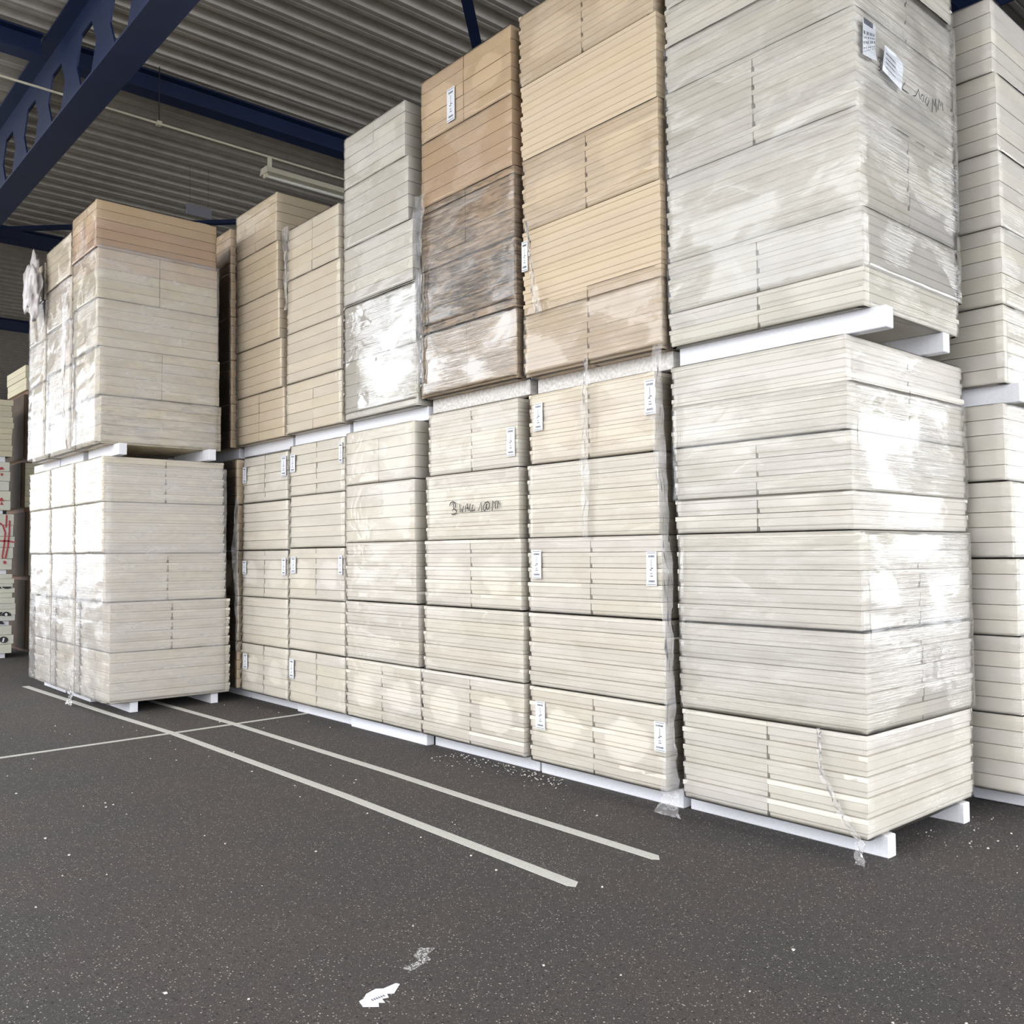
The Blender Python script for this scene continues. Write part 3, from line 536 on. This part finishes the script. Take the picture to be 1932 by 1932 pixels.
# ---- hanging film tails: creased ribbons
def tail(pts, wds, seed, label, depth=.03):
    from mathutils import noise as mn
    bm = bmesh.new(); rows = []; P_ = [Vector(q) for q in pts]; N_ = 14*(len(P_)-1); O = P_[0]
    for i in range(N_+1):
        t = i/N_*(len(P_)-1); a = min(int(t), len(P_)-2); p_ = P_[a].lerp(P_[a+1], t-a); wd = lerp(wds[a], wds[a+1], t-a); row = []
        for k in range(13):
            s = k/12-.5; dx = abs(mn.noise(Vector((s*9+seed, i*.12, seed))))*depth + (mn.noise(Vector((s*25, i*.5, seed*2))))*depth*.3
            dy = mn.noise(Vector((seed*3, i*.35, s*3)))*.02
            row.append(bm.verts.new((p_.x-dx-O.x, p_.y+s*wd+dy-O.y, max(.004, p_.z+mn.noise(Vector((s*6, i*.3, seed)))*.008)-O.z)))
        rows.append(row)
    for a, b_ in zip(rows, rows[1:]):
        for k in range(12): f = bm.faces.new((a[k], a[k+1], b_[k+1], b_[k])); f.smooth = True
    tag(obj('film_strand', mesh_of('film_strand', bm, film_tail, recalc=False), None, O), label, 'plastic film')
tail([(4.16, 3.45, 2.72), (4.15, 3.45, 2.3), (4.17, 3.42, 1.7), (4.17, 3.40, 1.1), (4.15, 3.385, .6), (4.13, 3.37, .14), (4.10, 3.38, .03)], [.05, .10, .06, .07, .06, .12, .17], 1, 'long crumpled film strand hanging to the floor in the gap beside the corner pallet')
tail([(4.20, 4.07, 2.75), (4.19, 4.075, 2.45), (4.20, 4.09, 2.0), (4.21, 4.10, 1.6)], [.02, .05, .07, .06], 2, 'narrow film strip over the front joint of the cream pallet below the tan one')
tail([(4.20, 5.9, 4.35), (4.19, 5.91, 3.9), (4.2, 5.90, 3.3), (4.21, 5.89, 2.85)], [.16, .10, .07, .09], 3, 'creased film strand down the left edge of the brown dirty pallet')
tail([(4.18, 4.60, 3.78), (4.18, 4.56, 3.45), (4.18, 4.50, 3.12)], [.012, .035, .08], 4, 'short pointed film strip on the front of the tan pallet')
tail([(4.20, 8.15, 4.72), (4.20, 8.13, 4.3), (4.21, 8.14, 3.9)], [.14, .06, .05], 5, 'loose film strand at the left edge of the low pale upper pallet')
tail([(4.19, 9.16, 2.1), (4.17, 9.15, 1.6), (4.19, 9.16, 1.0), (4.2, 9.17, .5)], [.05, .16, .08, .02], 6, 'baggy film strand in the shade beside the front left block')
tail([(2.82, 9.95, .4), (2.80, 9.93, .15), (2.78, 9.95, .02)], [.03, .08, .22], 7, 'torn film ends touching the floor line at the front left block')
tail([(2.70, 10.0, 4.2), (2.69, 10.0, 3.6), (2.70, 10.0, 3.0), (2.74, 10.0, 2.6)], [.20, .12, .10, .06], 8, 'draped film strand between the front left upper pallets')
tail([(4.22, 2.50, .62), (4.20, 2.48, .42), (4.20, 2.37, .22), (4.18, 2.27, .12), (4.15, 2.26, .02)], [.02, .02, .04, .04, .05], 9, 'thin film strand slanting to the floor at the corner pallet')
# crumpled bag on the leftmost upper pallet
bm = bmesh.new(); bmesh.ops.create_icosphere(bm, subdivisions=4, radius=1)
from mathutils import noise as mn_
for v in bm.verts:
    q = v.co.copy(); d = 1+mn_.noise(q*1.7)*.7+abs(mn_.noise(q*4))*.35-abs(mn_.noise(q*11+Vector((3, 0, 1))))*.22
    v.co = Vector((q.x*.06*d, q.y*.20*d, q.z*.30*d+mn_.noise(q*2)*.05))
for f in bm.faces: f.smooth = True
bag = obj('plastic_bag', mesh_of('plastic_bag', bm, simple('bag_plastic', (.50, .46, .45), .3, 0, 20, .1, .5)), None, (2.63, 11.0, 4.47))
tag(bag, 'crumpled pale plastic bag hanging at the top of the leftmost upper pallet', 'bag')
# ================================================================ far stacks at the left edge
def far_stack(label, y0, x1, width, tiers, dark=None, depth=1.2):
    """tiers: (z0, z1, n boards, x shift)"""
    root = empty('board_stack', (x1-width/2, y0+depth/2, tiers[0][0]-.06)); tag(root, label, 'pallet', 'far stacks at the left edge')
    rx, ry, rz_ = root.location; rnd = random.Random(len(label))
    for (z0, z1, nb_, sx, bl, c_) in tiers:
        if bl:
            for s in (-.42, .38):
                bm = bmesh.new(); box(bm, s*width-.05+sx, s*width+.06+sx, -depth/2+.03, depth/2-.03, z0-bl-rz_, z0-rz_, .004)
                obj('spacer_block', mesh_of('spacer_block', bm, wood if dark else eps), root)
        for k in range(nb_):
            o_ = bpy.data.objects.new('board', board_mesh['plain']); link(o_, root); th = (z1-z0)/nb_
            o_.location = (sx+rnd.uniform(-.02, .02), 0, z0+k*th-rz_); o_.rotation_euler.z = 0
            o_.scale = (width/LX, depth/LY, th/H); o_.color = tint(c_, rnd, .05)
    return root
CW = (.70, .69, .60, 1); CY = (.66, .60, .44, 1)
s1 = far_stack('tall white board stack with red arrows and black logos at the left edge', 15.4, 3.44, 1.2,
    [(.07, .483, 3, .045, .07, CW), (.554, .90, 4, .09, .07, CW), (.90, 1.253, 5, .05, 0, CW), (1.316, 2.153, 5, .04, .063, CW), (2.209, 2.937, 5, -.02, .056, CW), (3.018, 3.878, 10, 0, .08, CY)], None)
s1.name = 'board_stack'
[patches('red_mark', s1, [q], 15.392, red_paint) for q in RED_POLY]
strokes('red_scribble', s1, [[q] for q in RED_STROKE], 15.392, 'y', .022, red_paint)
for q in BLACK_POLY: patches('logo_letter', s1, [q], 15.392, ink)
for q in WHITE_POLY: patches('letter_counter', s1, [q], 15.3895, white_paint)
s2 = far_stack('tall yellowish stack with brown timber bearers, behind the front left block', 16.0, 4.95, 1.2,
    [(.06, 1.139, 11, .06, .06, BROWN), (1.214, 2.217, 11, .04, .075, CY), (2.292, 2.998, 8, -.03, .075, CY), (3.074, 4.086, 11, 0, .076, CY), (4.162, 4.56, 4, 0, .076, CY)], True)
bm = bmesh.new()  # added thin sheets: the shade of this side is put into their dark brown
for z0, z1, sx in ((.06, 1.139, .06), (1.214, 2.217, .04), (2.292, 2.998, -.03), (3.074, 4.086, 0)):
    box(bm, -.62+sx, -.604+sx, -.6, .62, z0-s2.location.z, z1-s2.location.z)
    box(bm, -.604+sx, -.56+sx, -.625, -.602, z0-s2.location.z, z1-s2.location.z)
obj('shade_sheet', mesh_of('shade_sheet', bm, shade_brown), s2)['label'] = 'added brown sheets, shade of this side in their colour'
